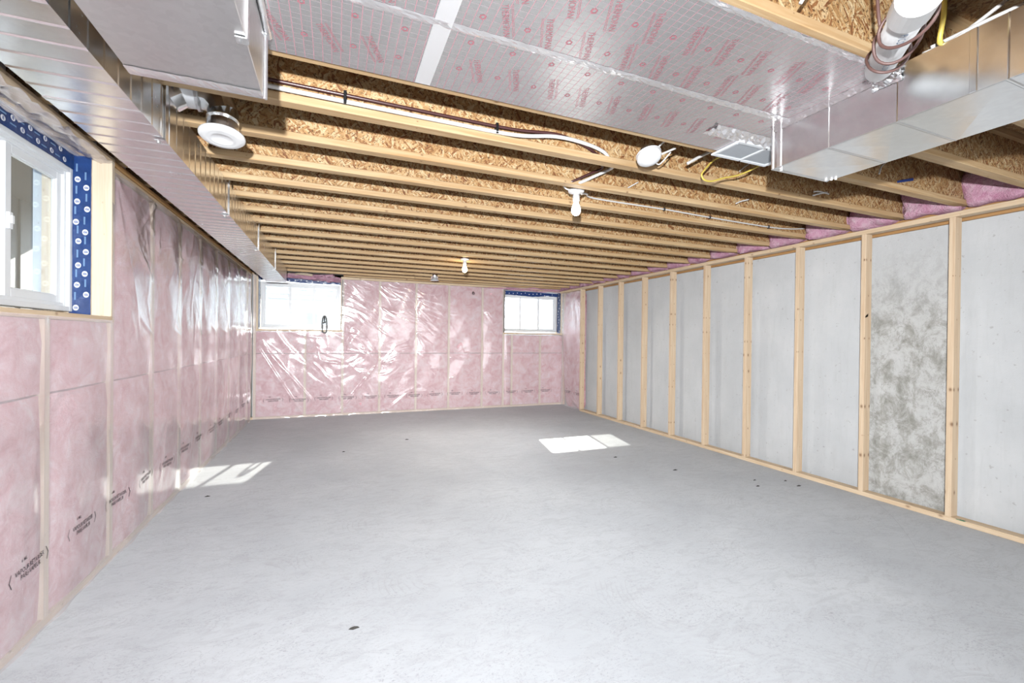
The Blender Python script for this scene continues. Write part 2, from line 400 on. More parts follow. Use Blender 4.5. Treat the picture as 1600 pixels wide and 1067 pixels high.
for k in range(-6, 16):
    y = 1.89+.4064*k
    lump('rim_insulation', (4.42+.03*random.random(), 4.71, y-.024, y+.366, 2.405, 2.70), ceiling, 100+k, .035, 20)

# ---- right stud wall (24 inch centres)
for i in range(-6, 10):
    y = 1.898+.6085*i
    m = 'stud'
    box('stud', m, (XR, XR+.089, y-.038, y, .038, 2.330), wall_right, bevel=.002)
box('bottom_plate', 'plate_y', (XR-.001, XR+.089, YF, 7.36, 0, .038), wall_right, bevel=.002)
box('top_plate', 'plate_y', (XR-.001, XR+.089, YF, 8.20, 2.330, 2.368), wall_right, bevel=.002)
b = MB().box(XR-.0012, XR+.0005, 1.78, 1.83, .034, .0385).box(XR-.0012, XR+.01, 1.775, 1.81, .0375, .039)
b.build('paint_mark', 'green_mark', wall_right, label='green paint mark')
MB().box(XR+.02, XR+.05, 1.889+.6085-.0005+.0, 1.9+.6085-.001, 1.60, 1.615).build('ink_mark', 'blue_mark', wall_right)
b = MB()
b.add([(XR+.005, 2.4685, 1.585), (XR+.045, 2.4685, 1.60), (XR+.045, 2.4685, 1.625), (XR+.005, 2.4685, 1.60)], [(0, 1, 2, 3)])
b.build('paint_mark', 'blue_mark', wall_right, label='blue paint mark')
# short film covered return at the far right corner
lump('insulation_batt', (4.475, 4.70, 7.42, 8.24, .03, 2.36), wall_right, 5, .02, 16, 'pink')

# ---- vapour barrier films (real creased surfaces)
def crease_field(U, Z, n, seed, box_, ang=(-1.2, 1.2), h=(.002, .006), wd=(.006, .018), ln=(.08, .35)):
    r = np.random.default_rng(seed); D = np.zeros_like(U)
    for _ in range(n):
        cu, cz = r.uniform(box_[0], box_[1]), r.uniform(box_[2], box_[3])
        a = r.uniform(*ang); w_ = r.uniform(*wd); l_ = r.uniform(*ln); hh = r.uniform(*h)*r.choice([1, 1, -.6])
        m = (np.abs(U-cu) < l_*2.2) & (np.abs(Z-cz) < l_*2.2)
        if not m.any(): continue
        du, dz = U[m]-cu, Z[m]-cz
        s_ = du*math.cos(a)+dz*math.sin(a); t_ = -du*math.sin(a)+dz*math.cos(a) + .25*s_*s_/l_*r.uniform(-1, 1)
        D[m] += hh*np.exp(-(t_/w_)**2-(s_/l_)**2)
    return D
def fan(U, Z, pts, seed, n=6, h=(.003, .007)):    # creases radiating from a staple
    r = np.random.default_rng(seed); D = np.zeros_like(U)
    for (pu, pz, a0, a1) in pts:
        for _ in range(n):
            a = r.uniform(a0, a1); l_ = r.uniform(.12, .45); w_ = r.uniform(.006, .016); hh = r.uniform(*h)
            du, dz = U-pu, Z-pz; s_ = du*math.cos(a)+dz*math.sin(a); t_ = -du*math.sin(a)+dz*math.cos(a)
            D += hh*np.where(s_ > 0, np.exp(-(t_/(w_*(.4+np.abs(s_)/l_)))**2)*np.clip(1-s_/(l_*1.6), 0, 1)*np.clip(s_/.03, 0, 1), 0)
    return D
def pillow(U, studs, amp):
    studs = np.array(studs); i = np.clip(np.searchsorted(studs, U)-1, 0, len(studs)-2)
    t_ = np.clip((U-studs[i]-.019)/(studs[i+1]-studs[i]-.038), 0, 1)
    return amp*np.sin(np.pi*t_)**.8
FILMS = {}
def film(key, u0, u1, z0, z1, studs, place, parent, seed, extra, holes=(), res=.014, amp=.016):
    nu, nz = int((u1-u0)/res)+1, int((z1-z0)/res)+1
    u = np.linspace(u0, u1, nu); z = np.linspace(z0, z1, nz); U, Z = np.meshgrid(u, z, indexing='ij')
    D = .003 + pillow(U, studs, amp)*(.55+.45*np.sin(np.clip(Z/z1, 0, 1)*np.pi))
    r = np.random.default_rng(seed)
    for _ in range(14):
        D += .0016*np.sin(U*r.normal()*9+Z*r.normal()*5+r.uniform(0, 6))
    D += extra(U, Z)
    D = np.maximum(D, .0015)
    D[:, 0] += .004*np.sin(u*23)+.004
    FILMS[key] = (u, z, D)
    P = place(U, Z, D)
    keep = np.ones((nu-1, nz-1), bool); uc = (u[1:]+u[:-1])/2; zc = (z[1:]+z[:-1])/2
    for (a, b_, c, d) in holes: keep &= ~((uc[:, None] > a) & (uc[:, None] < b_) & (zc[None] > c) & (zc[None] < d))
    idx = np.arange(nu*nz).reshape(nu, nz); I, J = np.nonzero(keep)
    quads = np.stack([idx[I, J], idx[I+1, J], idx[I+1, J+1], idx[I, J+1]], -1)
    me = bpy.data.meshes.new('vapour_barrier'); me.from_pydata(P.reshape(-1, 3).tolist(), [], quads.tolist()); me.update()
    me.polygons.foreach_set('use_smooth', [True]*len(me.polygons)); me.materials.append(M['film'])
    o = bpy.data.objects.new('vapour_barrier', me); COL.objects.link(o); o.parent = parent
    o['label'] = 'clear creased plastic sheet'
    return o
def film_at(key, uu, zz):
    u, z, D = FILMS[key]
    i = np.clip(np.searchsorted(u, uu), 1, len(u)-1); j = np.clip(np.searchsorted(z, zz), 1, len(z)-1)
    return np.maximum.reduce([D[i, j], D[i-1, j], D[i, j-1], D[i-1, j-1]])+.0015

# left wall: studs, plates, batts, film
LS = [-2.65, -2.04, -1.43, -.82, -.21, .40, 1.01, 1.62, 2.10, 2.72, 3.368, 4.02, 4.65, 5.30, 5.95, 6.60, 7.25, 7.90, 8.24]
def inW1(y): return W1[0]-.05 < y < W1[1]-.01
for y in LS:
    top = 1.432 if inW1(y) else 2.33
    box('stud', 'stud_clear', (XL-.14, XL, y-.02, y+.02, .038, top), wall_left)
box('bottom_plate', 'plate_y', (XL-.14, XL, YF, YB, 0, .038), wall_left)
box('top_plate', 'sill_orange', (XL-.14, XL+.002, YF, W1[0]-.04, 2.382, 2.415), wall_left, bevel=.003)
box('top_plate', 'sill_orange', (XL-.14, XL+.002, W1[1]+.037, YB, 2.382, 2.415), wall_left, bevel=.003)
box('top_plate', 'plate_y', (XL-.14, XL, YF, W1[0], 2.33, 2.372), wall_left)
box('top_plate', 'plate_y', (XL-.14, XL, W1[1]+.037, YB, 2.33, 2.372), wall_left)
def batts(studs, z_of, place, parent, seed):
    r = np.random.default_rng(seed)
    for a, b_ in zip(studs[:-1], studs[1:]):
        for (z0, z1) in z_of((a+b_)/2):
            n, m = 9, max(4, int((z1-z0)/.1))
            u = np.linspace(a+.021, b_-.021, n); z = np.linspace(z0, z1, m); U, Z = np.meshgrid(u, z, indexing='ij')
            t_ = (U-a)/(b_-a); D = -.018+.022*np.sin(np.pi*t_)**.7+r.normal(size=U.shape)*.0018
            D[:, 0] -= .008; D[:, -1] -= .008
            mb = MB().grid(place(U, Z, D))
            B = np.stack([place(np.array(q[0]), np.array(q[1]), np.array(-.13)) for q in ((u[0], z0), (u[-1], z0), (u[-1], z1), (u[0], z1))])
            k = [0, (n-1)*m, n*m-1, m-1]
            mb.v += [tuple(map(float, q)) for q in B]; o = n*m
            edges = [[i*m for i in range(n)], [(n-1)*m+j for j in range(m)], [i*m+m-1 for i in range(n)][::-1], [j for j in range(m)][::-1]]
            for q, e in enumerate(edges): mb.f.append(tuple(e+[o+(q+1) % 4, o+q]))
            mb.f.append((o, o+1, o+2, o+3))
            mb.build('insulation_batt', 'pink', parent, smooth=False)
def placeL(U, Z, D): return np.stack([XL+D, U, Z], -1)
def placeB(U, Z, D): return np.stack([U, YB-D, Z], -1)
def placeR(U, Z, D): return np.stack([4.462-D, U, Z], -1)
batts(LS, lambda y: [(.04, 1.075), (1.085, 1.43)] if inW1(y) else [(.04, 1.075), (1.085, 2.32)], placeL, wall_left, 3)
def extraL(U, Z):
    D = crease_field(U, Z, 160, 21, (2.0, 8.2, .2, 2.3), (.9, 2.2), (.0012, .0035), (.01, .03))
    D += crease_field(U, Z, 60, 22, (3.4, 8.2, 1.7, 2.35), (-.6, .6), (.002, .006), (.006, .016), (.05, .18))
    D += fan(U, Z, [(y, z, 2.0, 3.0) for y in LS[11:17] for z in (1.35, 1.75, 2.1)], 23, 4)
    D += fan(U, Z, [(3.40, 2.33, -1.4, -.4), (4.02, 2.33, -2.6, -1.9), (4.65, 2.05, -2.6, -1.7)], 24, 8)
    D += .004*np.exp(-((Z-1.08-.004*np.sin(U*3))/.006)**2)*(U > 2.6)
    return D
film('L', -2.9, 8.24, .0, 2.345, LS, placeL, wall_left, 31, extraL, holes=[(W1[0]-.02, W1[1]+.0, 1.44, 3)], amp=.017)

# back wall
BS = [-1.20, -.45, .145, .768, 1.417, 2.037, 2.705, 3.15, 3.335, 3.965, 4.50]
def inW(x): return (W2[0]-.02 < x < W2[1]+.0) or (W3[0]-.0 < x < W3[1]+.02)
for x in BS:
    top = 1.45 if inW(x) else 2.375
    box('stud', 'stud_clear', (x-.02, x+.02, YB, YB+.14, .038, top), wall_back)
box('stud', 'stud', (4.505, 4.545, YB-.03, YB+.14, .0, 2.38), wall_back, bevel=.002)
box('bottom_plate', 'plate_x', (XL, 4.55, YB, YB+.14, 0, .038), wall_back)
box('top_plate', 'plate_x', (XL, W2[0]-.05, YB, YB+.14, 2.375, 2.415), wall_back)
box('top_plate', 'plate_x', (W2[1], 4.55, YB-.004, YB+.14, 2.375, 2.415), wall_back, bevel=.002)
box('sill_plate', 'sill_orange', (XL, 4.55, YB+.15, YB+.30, 2.415, 2.46), wall_back)
box('rim_board', 'osb_floor', (XL, 4.8, YB+.2, YB+.23, 2.46, ZC), wall_back)
box('blocking', 'flange', (.15, 4.5, YB-.03, YB+.06, ZJ+.0, ZJ+.12), wall_back)
def zB(x): return [(.04, 1.075), (1.085, 1.44)] if inW(x) else [(.04, 1.075), (1.085, 2.37)]
batts(BS, zB, placeB, wall_back, 4)
def extraB(U, Z):
    D = crease_field(U, Z, 38, 41, (-1.2, .8, .1, 1.45), (-1.5, -.2), (.003, .009), (.018, .05), (.12, .45))
    D += crease_field(U, Z, 24, 42, (.1, 1.5, .2, 1.3), (.0, 1.2), (.002, .007), (.014, .04), (.08, .25))
    D += crease_field(U, Z, 16, 47, (-1.2, 2.8, .1, 2.3), (-2.4, -.6), (.006, .014), (.06, .14), (.15, .4))
    D += crease_field(U, Z, 70, 43, (.15, 2.0, 1.1, 2.35), (-.9, -.2), (.002, .006), (.006, .015), (.08, .35))
    D += crease_field(U, Z, 50, 44, (1.4, 4.4, .1, 2.3), (-1.4, .4), (.001, .003), (.006, .016), (.05, .3))
    D += fan(U, Z, [(.17, 2.36, -1.3, -.15), (.79, 2.3, -.7, -.05), (.79, 1.9, -.7, -.1), (1.44, 2.1, -.6, -.1), (1.44, 1.75, -1.1, -.3), (1.44, 1.45, -1.2, -.5), (2.72, 1.95, -1.0, -.4), (2.06, 1.0, -.3, .5), (2.06, .6, -.3, .6), (.79, .9, .1, .9), (.13, .9, 2.4, 3.0), (-1.1, 1.35, -1.3, -.7)], 45, 7, (.003, .008))
    # long sagging folds across the two left bays
    for (a, z0, sl, h) in ((-1.1, 1.1, -1.7, .016), (-.95, 1.05, -1.25, .012), (.62, .75, 1.35, .015), (1.33, .4, .8, .010)):
        t_ = (Z-z0) - sl*(U-a)
        m = (np.abs(U-a) < .62) & (Z < z0+.1) & (Z > .05)
        D += np.where(m, h*np.exp(-(t_/.035)**2), 0)
    D += .018*np.exp(-((U-.38)/.16)**2-((Z-1.45)/.17)**2)-.012*np.exp(-((U-.33)/.05)**2-((Z-1.47)/.05)**2)
    D += .004*np.exp(-((Z-1.09)/.006)**2)*(U < 2.9)
    return D
film('B', -1.22, 4.52, .0, 2.375, BS, placeB, wall_back, 51, extraB, holes=[(W2[0]-.02, W2[1]+.02, 1.462, 3), (W3[0]-.02, W3[1]+.02, 1.472, 3)], amp=.016)
film('R', 7.37, 8.24, .0, 2.36, [7.36, 8.25], placeR, wall_right, 61, lambda U, Z: crease_field(U, Z, 20, 62, (7.4, 8.2, .1, 2.3), (1.2, 1.9), (.001, .003)), amp=.012)
# rows of printed vapour-barrier stamps
def stamps(key, place, us, z0, parent, flip, seed):
    r = random.Random(seed); mb = MB()
    for u0 in us:
        dz = r.uniform(-.008, .008); ang = r.uniform(-.04, .04)
        parts = []
        for body, h, ou, oz in (('VAPOUR RETARDER', .030, 0, .014), ('PARE-VAPEUR', .030, 0, -.014), ('6 MIL', .022, -.05, .058)):
            v, fc = text_mesh(body, .008); parts.append((v[:, :2]*h*np.array([.80, 1.0])+[ou, oz], fc))
        for sg in (-1, 1):
            e = sg*.135; d_ = np.array([[0, .030], [sg*.014, 0], [0, -.030], [sg*-.004, -.030], [sg*.009, 0], [sg*-.004, .030]])+[e, 0]
            parts.append((d_, [(0, 1, 4, 5), (1, 2, 3, 4)]))
        for v, fc in parts:
            ca, sa = math.cos(ang), math.sin(ang)
            uu = u0+flip*(v[:, 0]*ca-v[:, 1]*sa); zz = z0+dz+v[:, 0]*sa+v[:, 1]*ca
            D = film_at(key, uu, zz); mb.add(place(uu, zz, D), fc)
    o = mb.build('printed_stamp', 'stamp', parent); o['kind'] = 'stuff'; return o
stamps('L', placeL, [2.58, 3.01, 3.44, 3.87, 4.30, 4.75, 5.20, 5.65, 6.1, 6.55, 7.0, 7.45, 7.9, 1.7, 1.25], .345, wall_left, 1, 1)
stamps('B', placeB, [-.92+.385*i for i in range(14)], .30, wall_back, 1, 2)
stamps('R', placeR, [7.55, 7.95], .30, wall_right, -1, 3)
def duv(D): return D

# ================================================================ WINDOWS
def emblem_strip(parent, origin, ax, ay, nrm, L, Wd, seed, n=None, r=.016):
    # white discs with a blue letter mark and pale lines printed on the flashing tape; ax along, ay across
    rr = random.Random(seed); o_ = Vector(origin); ax, ay, nrm = Vector(ax), Vector(ay), Vector(nrm)
    disc, letter, lines = MB(), MB(), MB(); k = 0; s_ = .05
    lv, lf_ = text_mesh('B', .02)
    while s_ < L-.02:
        c = o_+ax*(s_+rr.uniform(-.012, .012))+ay*(Wd*((.26 if k % 2 else .72)+rr.uniform(-.07, .07)))+nrm*.0016
        for mb, rad, e in ((disc, r, 0),):
            v = [c+nrm*e+ax*math.cos(a)*rad*1.05+ay*math.sin(a)*rad*.85 for a in [i*math.pi/8 for i in range(16)]]
            mb.add(v, [tuple(range(16))])
        letter.add([c+nrm*.0008+ay*(-q[1]*r*1.5)+ax*(q[0]*r*1.5) for q in lv], lf_)
        b0 = c+ax*(.045)
        for q in range(2):
            l0 = b0+ay*(Wd*(.05*q))
            lines.add([l0, l0+ax*.045, l0+ax*.045+ay*.003, l0+ay*.003], [(0, 1, 2, 3)])
        s_ += .062; k += 1
    d = disc.build('emblem', 'emblem', parent); d['kind'] = 'stuff'
    letter.build('emblem_letter', 'blue_mark', parent)['kind'] = 'stuff'
    lines.build('print_lines', 'pale_print', parent)['kind'] = 'stuff'
def tape_band(name, P0, U, V, nrm, wav, seed, parent, n=24, thick=.0012):
    # a band of flashing tape with one ragged edge, slightly crumpled
    r = np.random.default_rng(seed); P0, U, V, nrm = map(np.array, (P0, U, V, nrm))
    s_ = np.linspace(0, 1, n); e = 1+wav*np.cumsum(r.normal(size=n))*.25; e = np.clip(e, 1-2*wav, 1+2*wav)
    G = np.zeros((n, 4, 3))
    for j in range(4):
        G[:, j] = P0 + s_[:, None]*U + (e*j/3)[:, None]*V + nrm*(thick+np.abs(r.normal(size=n))*.0015)[:, None]
    mb = MB().grid(G); mb.grid(G-nrm*thick)
    return mb.build(name, 'tape', parent)

# --- window 1 (left wall; faces +x). vinyl slider, frame face at x = -1.412
def window_left():
    y0, y1, z0, z1 = W1[0]+.01, W1[1]-.004, 1.492, 2.318
    xf = -1.412
    b = MB()
    def ring(b, ya, yb, za, zb, wdt, x0, x1):
        b.box(x0, x1, ya, ya+wdt, za, zb); b.box(x0, x1, yb-wdt, yb, za, zb)
        b.box(x0, x1, ya+wdt, yb-wdt, za, za+wdt); b.box(x0, x1, ya+wdt, yb-wdt, zb-wdt, zb)
    ring(b, y0, y1, z0, z1, .028, xf-.075, xf); ring(b, y0+.02, y1-.02, z0+.02, z1-.02, .028, xf-.075, xf-.018)
    root = struct(b.build('window_1', 'vinyl', bevel=.002))
    ym = 2.835
    for (a, c, x) in ((y0+.04, ym+.04, xf-.062), (ym, y1-.045, xf-.044)):
        b = MB(); ring(b, a, c, z0+.045, z1-.045, .042, x-.014, x+.012); ring(b, a+.03, c-.03, z0+.075, z1-.075, .018, x-.010, x+.004)
        sh = b.build('sash', 'vinyl', root, bevel=.0015)
        box('pane', 'glass', (x-.004, x-.001, a+.04, c-.04, z0+.085, z1-.085), sh)
    b = MB().box(xf-.032, xf-.018, ym+.004, ym+.030, 1.86, 1.94).box(xf-.018, xf-.010, ym+.008, ym+.026, 1.885, 1.925)
    b.build('latch', 'vinyl', root, bevel=.002)
    # the return of the opening: wood, then blue flashing tape up to the frame
    box('jamb_board', 'stud_clear', (-1.328, XL+.004, W1[1], W1[1]+.036, 1.47, 2.40), wall_left, bevel=.002)
    box('jamb_board', 'stud_clear', (-1.55, -1.3285, W1[1]-.0015, W1[1]+.036, 1.44, 2.42), wall_left)
    box('sill_board', 'plate_y', (-1.59, XL+.006, W1[0]-.04, W1[1]+.036, 1.432, 1.468), wall_left, bevel=.002)
    box('head_board', 'plate_y', (-1.59, XL+.004, W1[0]-.04, W1[1]+.036, 2.402, 2.418), wall_left)
    tp = tape_band('flashing_tape', (-1.328, W1[1]-.005, 1.472), (0, 0, .955), (-.10, 0, 0), (0, -1, 0), .05, 5, root)
    emblem_strip(tp, (-1.328, W1[1]-.0095, 1.475), (0, 0, 1), (-1, 0, 0), (0, -1, 0), .86, .085, 1)
    tp = tape_band('flashing_tape', (-1.408, W1[1], 2.400), (0, -1.55, 0), (0, 0, -.085), (1, 0, 0), .04, 6, root)
    emblem_strip(tp, (-1.405, W1[1]-.05, 2.397), (0, -1, 0), (0, 0, -1), (1, 0, 0), 1.4, .075, 2)
    # loose film folded into the head
    n = 40; s_ = np.linspace(0, 1, n); G = np.zeros((n, 7, 3)); r = np.random.default_rng(9)
    for j in range(7):
        G[:, j, 0] = XL+.006-.165*j/6; G[:, j, 1] = W1[1]+.02-1.6*s_; G[:, j, 2] = 2.395-.012*np.abs(r.normal(size=n))-.012*math.sin(j)
    MB().grid(G).build('film_fold', 'film', root, smooth=True)
    return root
window_left()

def window_back(num, W, mull, zt, dimmed):
    x0, x1, z0, z1 = W; yf = YB+.215
    X0, X1, Z0, Z1 = x0+.012, x1-.012, z0+.022, zt
    b = MB()
    def ring(b, xa, xb, za, zb, wd, y0, y1):
        b.box(xa, xa+wd, y0, y1, za, zb); b.box(xb-wd, xb, y0, y1, za, zb)
        b.box(xa+wd, xb-wd, y0, y1, za, za+wd); b.box(xa+wd, xb-wd, y0, y1, zb-wd, zb)
    ring(b, X0, X1, Z0, Z1, .030, yf, yf+.08); ring(b, X0+.02, X1-.02, Z0+.02, Z1-.02, .026, yf+.018, yf+.08)
    root = struct(b.build('window_%d' % num, 'vinyl', bevel=.002))
    xs = [X0+.034]+mull+[X1-.034]
    for i in range(3):
        b = MB(); off = .012 if i == 1 else .0
        a, c = xs[i]-(.012 if i else 0), xs[i+1]+(.012 if i < 2 else 0)
        y = yf+.030+off
        ring(b, a, c, Z0+.036, Z1-.036, .030, y, y+.024)
        sh = b.build('sash', 'vinyl', root, bevel=.0015)
        box('pane', 'glass', (a+.028, c-.028, y+.010, y+.013, Z0+.064, Z1-.064), sh)
        if i < 2: box('latch', 'vinyl', (c-.022, c-.006, y-.010, y, (Z0+Z1)/2-.03, (Z0+Z1)/2+.03), root, bevel=.002)
    for i in dimmed:  # semi-transparent sheets added to dim the sun through these panes
        box('sun_dimmer_sheet', 'screen', (xs[i]+.01, xs[i+1]-.01, yf+.070, yf+.071, Z0+.05, Z1-.05), root)
    # returns: wood at the room side, flashing tape near the frame
    box('sill_board', 'plate_x', (x0-.03, x1+.03, YB-.008, YB+.40, z0-.036, z0), wall_back, bevel=.002)
    box('jamb_board', 'stud_clear', (x0-.036, x0+.001, YB, YB+.40, z0, z1+.03), wall_back)
    box('jamb_board', 'stud_clear', (x1-.001, x1+.036, YB, YB+.40, z0, z1+.03), wall_back)
    tape_band('flashing_tape', (x0+.0015, YB+.004, z0), (0, 0, z1-z0), (0, .21, 0), (1, 0, 0), .03, num*3, root)
    tape_band('flashing_tape', (x1-.0015, YB+.06, z0), (0, 0, z1-z0), (0, .155, 0), (-1, 0, 0), .03, num*3+1, root)
    # head tape hangs ragged in front of the frame top
    tape_band('flashing_tape', (x0, yf-.006, z1+.02), (x1-x0, 0, -.03), (0, 0, -.085), (0, -1, 0), .22, num*3+2, root, 36)
    dm = MB(); r = random.Random(num)
    for zz in np.arange(z0+.05, z1, .06):
        for (xx, sg) in ((x0+.0075, 1), (x1-.0075, -1)):
            yy = YB+.05+r.random()*.13; rad = .011+.004*r.random()
            dm.add([(xx, yy+rad*math.cos(a), zz+rad*math.sin(a)*1.3) for a in [i*math.pi/5 for i in range(10)]], [tuple(range(10))])
    xx = x0+.08
    while xx < x1-.05:
        zz = z1-.005-.03*(xx-x0)/(x1-x0)-.04*r.random(); rad = .010
        dm.add([(xx+rad*math.cos(a), yf-.0115, zz+rad*math.sin(a)) for a in [i*math.pi/5 for i in range(10)]], [tuple(range(10))]); xx += .09
    dm.build('emblem', 'emblem', root)['kind'] = 'stuff'
    return root
w2 = window_back(2, W2, [-.705, -.325], 2.285, (0, 1, 2))
w3 = window_back(3, W3, [3.615, 4.03], 2.285, (2,))
# torn batt over window 2
for i, (a, c, zz, h) in enumerate(((-.75, -.15, 2.405, .05), (-.3, .11, 2.395, .06), (-1.1, -.6, 2.40, .035), (3.2, 4.45, 2.395, .03))):
    lump('torn_insulation', (a, c, YB-.035, YB+.16, zz-h, zz+.015), wall_back, 300+i, .05, 14, 'pink_loose', 4)
b = MB()
for i, zz in enumerate((2.405, 2.425)):
    b.tube(spline([(-.78, YB-.01, zz), (-.62, YB-.05, zz-.012), (-.5, YB-.03, zz+.008), (-.34, YB-.02, zz-.004)], 5), .010-.002*i, 6)
b.build('torn_backing_paper', 'stud_clear', wall_back)
box('header_board', 'plate_x', (W3[0]-.03, 4.5, YB+.0, YB+.10, 2.37, 2.376), wall_back)

# ================================================================ OUTSIDE
struct(box('ground', 'ground', (-9, 14, 8.9, 30, 1.15, 1.25)))
struct(box('ground_side', 'ground', (-9, -1.7, -4, 8.9, 1.15, 1.25)))
nb = empty('neighbour_house'); tag(nb, 'white horizontal siding of the house seen through the back windows', 'house')
for i in range(17):
    z = 1.25+i*.115
    MB().add([(-8, 12, z), (13, 12, z), (13, 12.02, z+.118), (-8, 12.02, z+.118), (-8, 12.06, z), (13, 12.06, z), (13, 12.06, z+.118), (-8, 12.06, z+.118)],
             [(0, 1, 2, 3), (4, 7, 6, 5), (0, 4, 5, 1), (3, 2, 6, 7), (0, 3, 7, 4), (1, 5, 6, 2)]).build('siding_board', 'siding', nb)
o = MB().box(-.60, -.36, 11.86, 11.99, 1.55, 1.98).build('utility_box', 'blue_box', bevel=.03)
tag(o, 'pale blue utility box on the siding beyond the left back window', 'box')
nb2 = empty('side_house'); tag(nb2, 'grey and beige house wall seen through the left window', 'house')
b = MB(); yy = -2.0
for i in range(40):
    y0 = -2+i*.30; m = 'nb_beige' if 4.55 < y0 < 5.5 else ('nb_pale' if 6.55 < y0 < 7.0 else 'nb_grey')
    box('siding_panel', m, (-3.06, -3.0+.012*(i % 2), y0, y0+.292, 1.25, 4.2), nb2)
struct(box('side_sky_blocker', 'nb_grey', (-3.05, -1.59, -.2, 7.2, 2.74, 2.80)))  # unseen slab added to keep sky light off the left window
struct(box('wall_outer', 'siding', (-1.9, 5.2, 8.9, 9.05, 2.42, 3.2)))
o = box('sun_blocker_slab', 'foundation', (-1.9, 5.2, 8.66, 9.26, 2.365, 2.42)); struct(o)  # unseen slab added to block sun from the upper glass of the back windows

# ================================================================ CEILING PANEL
PX0, PX1 = -.229, 2.40
ZP = ZJ-.003
panel = empty('foil_ceiling_panel'); tag(panel, 'silver foil joist panel printed with a red grid, above the camera', 'panel')
def sheet(x0, x1, y0, y1, ins=.001): return box('foil_sheet', 'foil', (x0, x1, y0, y1, ZP-.004, ZP), panel, bevel=.001)
for (xa, xb) in ((PX0, .329), (.331, 1.977)):
    sheet(xa, xb, 1.036, 1.458)
    sheet(xa, xb, 1.460, 1.846)
sheet(1.979, PX1, 1.545, 1.888)
MB().box(  .300, .362, 1.036, 1.840, ZP-.0056, ZP-.0044).build('clear_tape', 'clear_tape', panel, label='clear tape along the panel joint')
# crumpled foil tape on the long seam
def crumple(name, u0, u1, y0, y1, z, parent, seed, n=90, m=7, amp=.004, mat='foil_tape'):
    r = np.random.default_rng(seed); G = np.zeros((n, m, 3))
    for j in range(m):
        G[:, j, 0] = np.linspace(u0, u1, n); G[:, j, 1] = y0+(y1-y0)*j/(m-1)+r.normal(size=n)*.0015
        G[:, j, 2] = z-np.abs(r.normal(size=n))*amp*(0 if j in (0, m-1) else 1)
    return MB().grid(G).build(name, mat, parent)
t = NT('foil_seam'); p = t.coord(); M['foil_seam'] = t.bsdf((.74, .73, .74), .25, .85, t.bump(t.noise(p, 40, 3), .2, .004))
crumple('seam_tape', PX0, 1.977, 1.447, 1.484, ZP-.0048, panel, 71, 150, 6, .0014, 'foil_seam')
crumple('edge_tape', PX0, 1.97, 1.036, 1.058, ZP-.0048, panel, 72, 110, 5, .002, 'foil_seam')
crumple('edge_tape', 1.72, 2.38, 1.62, 1.72, ZP-.0048, panel, 73, 40, 8, .007, 'foil_seam')
# printed words, bars and ring marks
mb = MB(); tv, tf = text_mesh('THERMOPAN', -.012)
wspan = tv[:, 0].max()-tv[:, 0].min()
rl = [i*math.pi/6 for i in range(12)]
def prints(x0, x1, y0, y1, ox, oy):
    i0, i1 = int((x0-ox)/.16)-1, int((x1-ox)/.16)+2
    for j in range(-8, 8):
        for i in range(i0, i1):
            cx, cy = ox+.16*i, oy+.163*j
            if x0+.02 < cx < x1-.02 and y0+.02 < cy < y1-.01:
                ro = [(cx+.013*math.cos(a)*(1 if k % 2 else .78), cy+.013*math.sin(a)*(1 if k % 2 else .78), ZP-.0048) for k, a in enumerate(rl)]
                ri = [(cx+.007*math.cos(a), cy+.007*math.sin(a), ZP-.0048) for a in rl]
                mb.add(ro+ri, [(k, (k+1) % 12, 12+(k+1) % 12, 12+k) for k in range(12)])
            tx, ty = cx+.075, cy-.01; L = .148
            if x0+.035 < tx < x1-.035 and y0+.055 < ty < y1-.03:
                ex = Vector((.39, .92, 0)); ey = Vector((.92, -.39, 0)); c = Vector((tx, ty, ZP-.0048)); sc = L/wspan
                mb.add([c+ex*(q[0]*sc)+ey*(q[1]*sc*1.35) for q in tv], tf)
                for off in (-.022, -.027) if (i+j) % 3 else (.022, .027):
                    for wd in (.0016,):
                        a = c+ey*off-ex*L/2; b_ = c+ey*off+ex*L/2
                        mb.add([a, b_, b_+ey*wd, a+ey*wd], [(0, 1, 2, 3)])
prints(PX0, .300, 1.06, 1.445, .056, 1.541); prints(PX0, .300, 1.486, 1.846, .056, 1.541)
prints(.362, 1.95, 1.06, 1.445, .444, 1.384); prints(.362, 1.95, 1.486, 1.846, .444, 1.520)
mb.build('printed_lettering', 'red_print', panel, label='red printed words and ring marks')['kind'] = 'stuff'

# register
reg = empty('air_register'); tag(reg, 'white louvred air register at the foil panel edge beside the duct', 'register')
x0, x1, y0, y1, z = 1.95, 2.37, 1.695, 1.888, ZP-.0048
b = MB(); wd = .024
b.box(x0, x1, y0, y0+wd, z-.010, z); b.box(x0, x1, y1-wd, y1, z-.010, z); b.box(x0, x0+wd, y0+wd, y1-wd, z-.010, z); b.box(x1-wd, x1, y0+wd, y1-wd, z-.010, z)
b.build('frame', 'white_paint', reg, bevel=.003)
box('divider', 'white_paint', ((x0+x1)/2-.008, (x0+x1)/2+.008, y0+wd, y1-wd, z-.010, z-.002), reg)
for h in (0, 1):
    xa, xb = (x0+wd, (x0+x1)/2-.008) if h == 0 else ((x0+x1)/2+.008, x1-wd)
    n = 22
    for i in range(n):
        xx = xa+(xb-xa)*(i+.2)/n
        MB().add([(xx, y0+wd, z-.0075), (xx+.0065, y0+wd, z-.004), (xx+.0065, y1-wd, z-.004), (xx, y1-wd, z-.0075), (xx+.0012, y0+wd, z-.0075), (xx+.0077, y0+wd, z-.004), (xx+.0077, y1-wd, z-.004), (xx+.0012, y1-wd, z-.0075)],
                 [(0, 1, 2, 3), (4, 7, 6, 5), (0, 3, 7, 4), (1, 5, 6, 2), (0, 4, 5, 1), (3, 2, 6, 7)]).build('louvre', 'white_paint', reg)
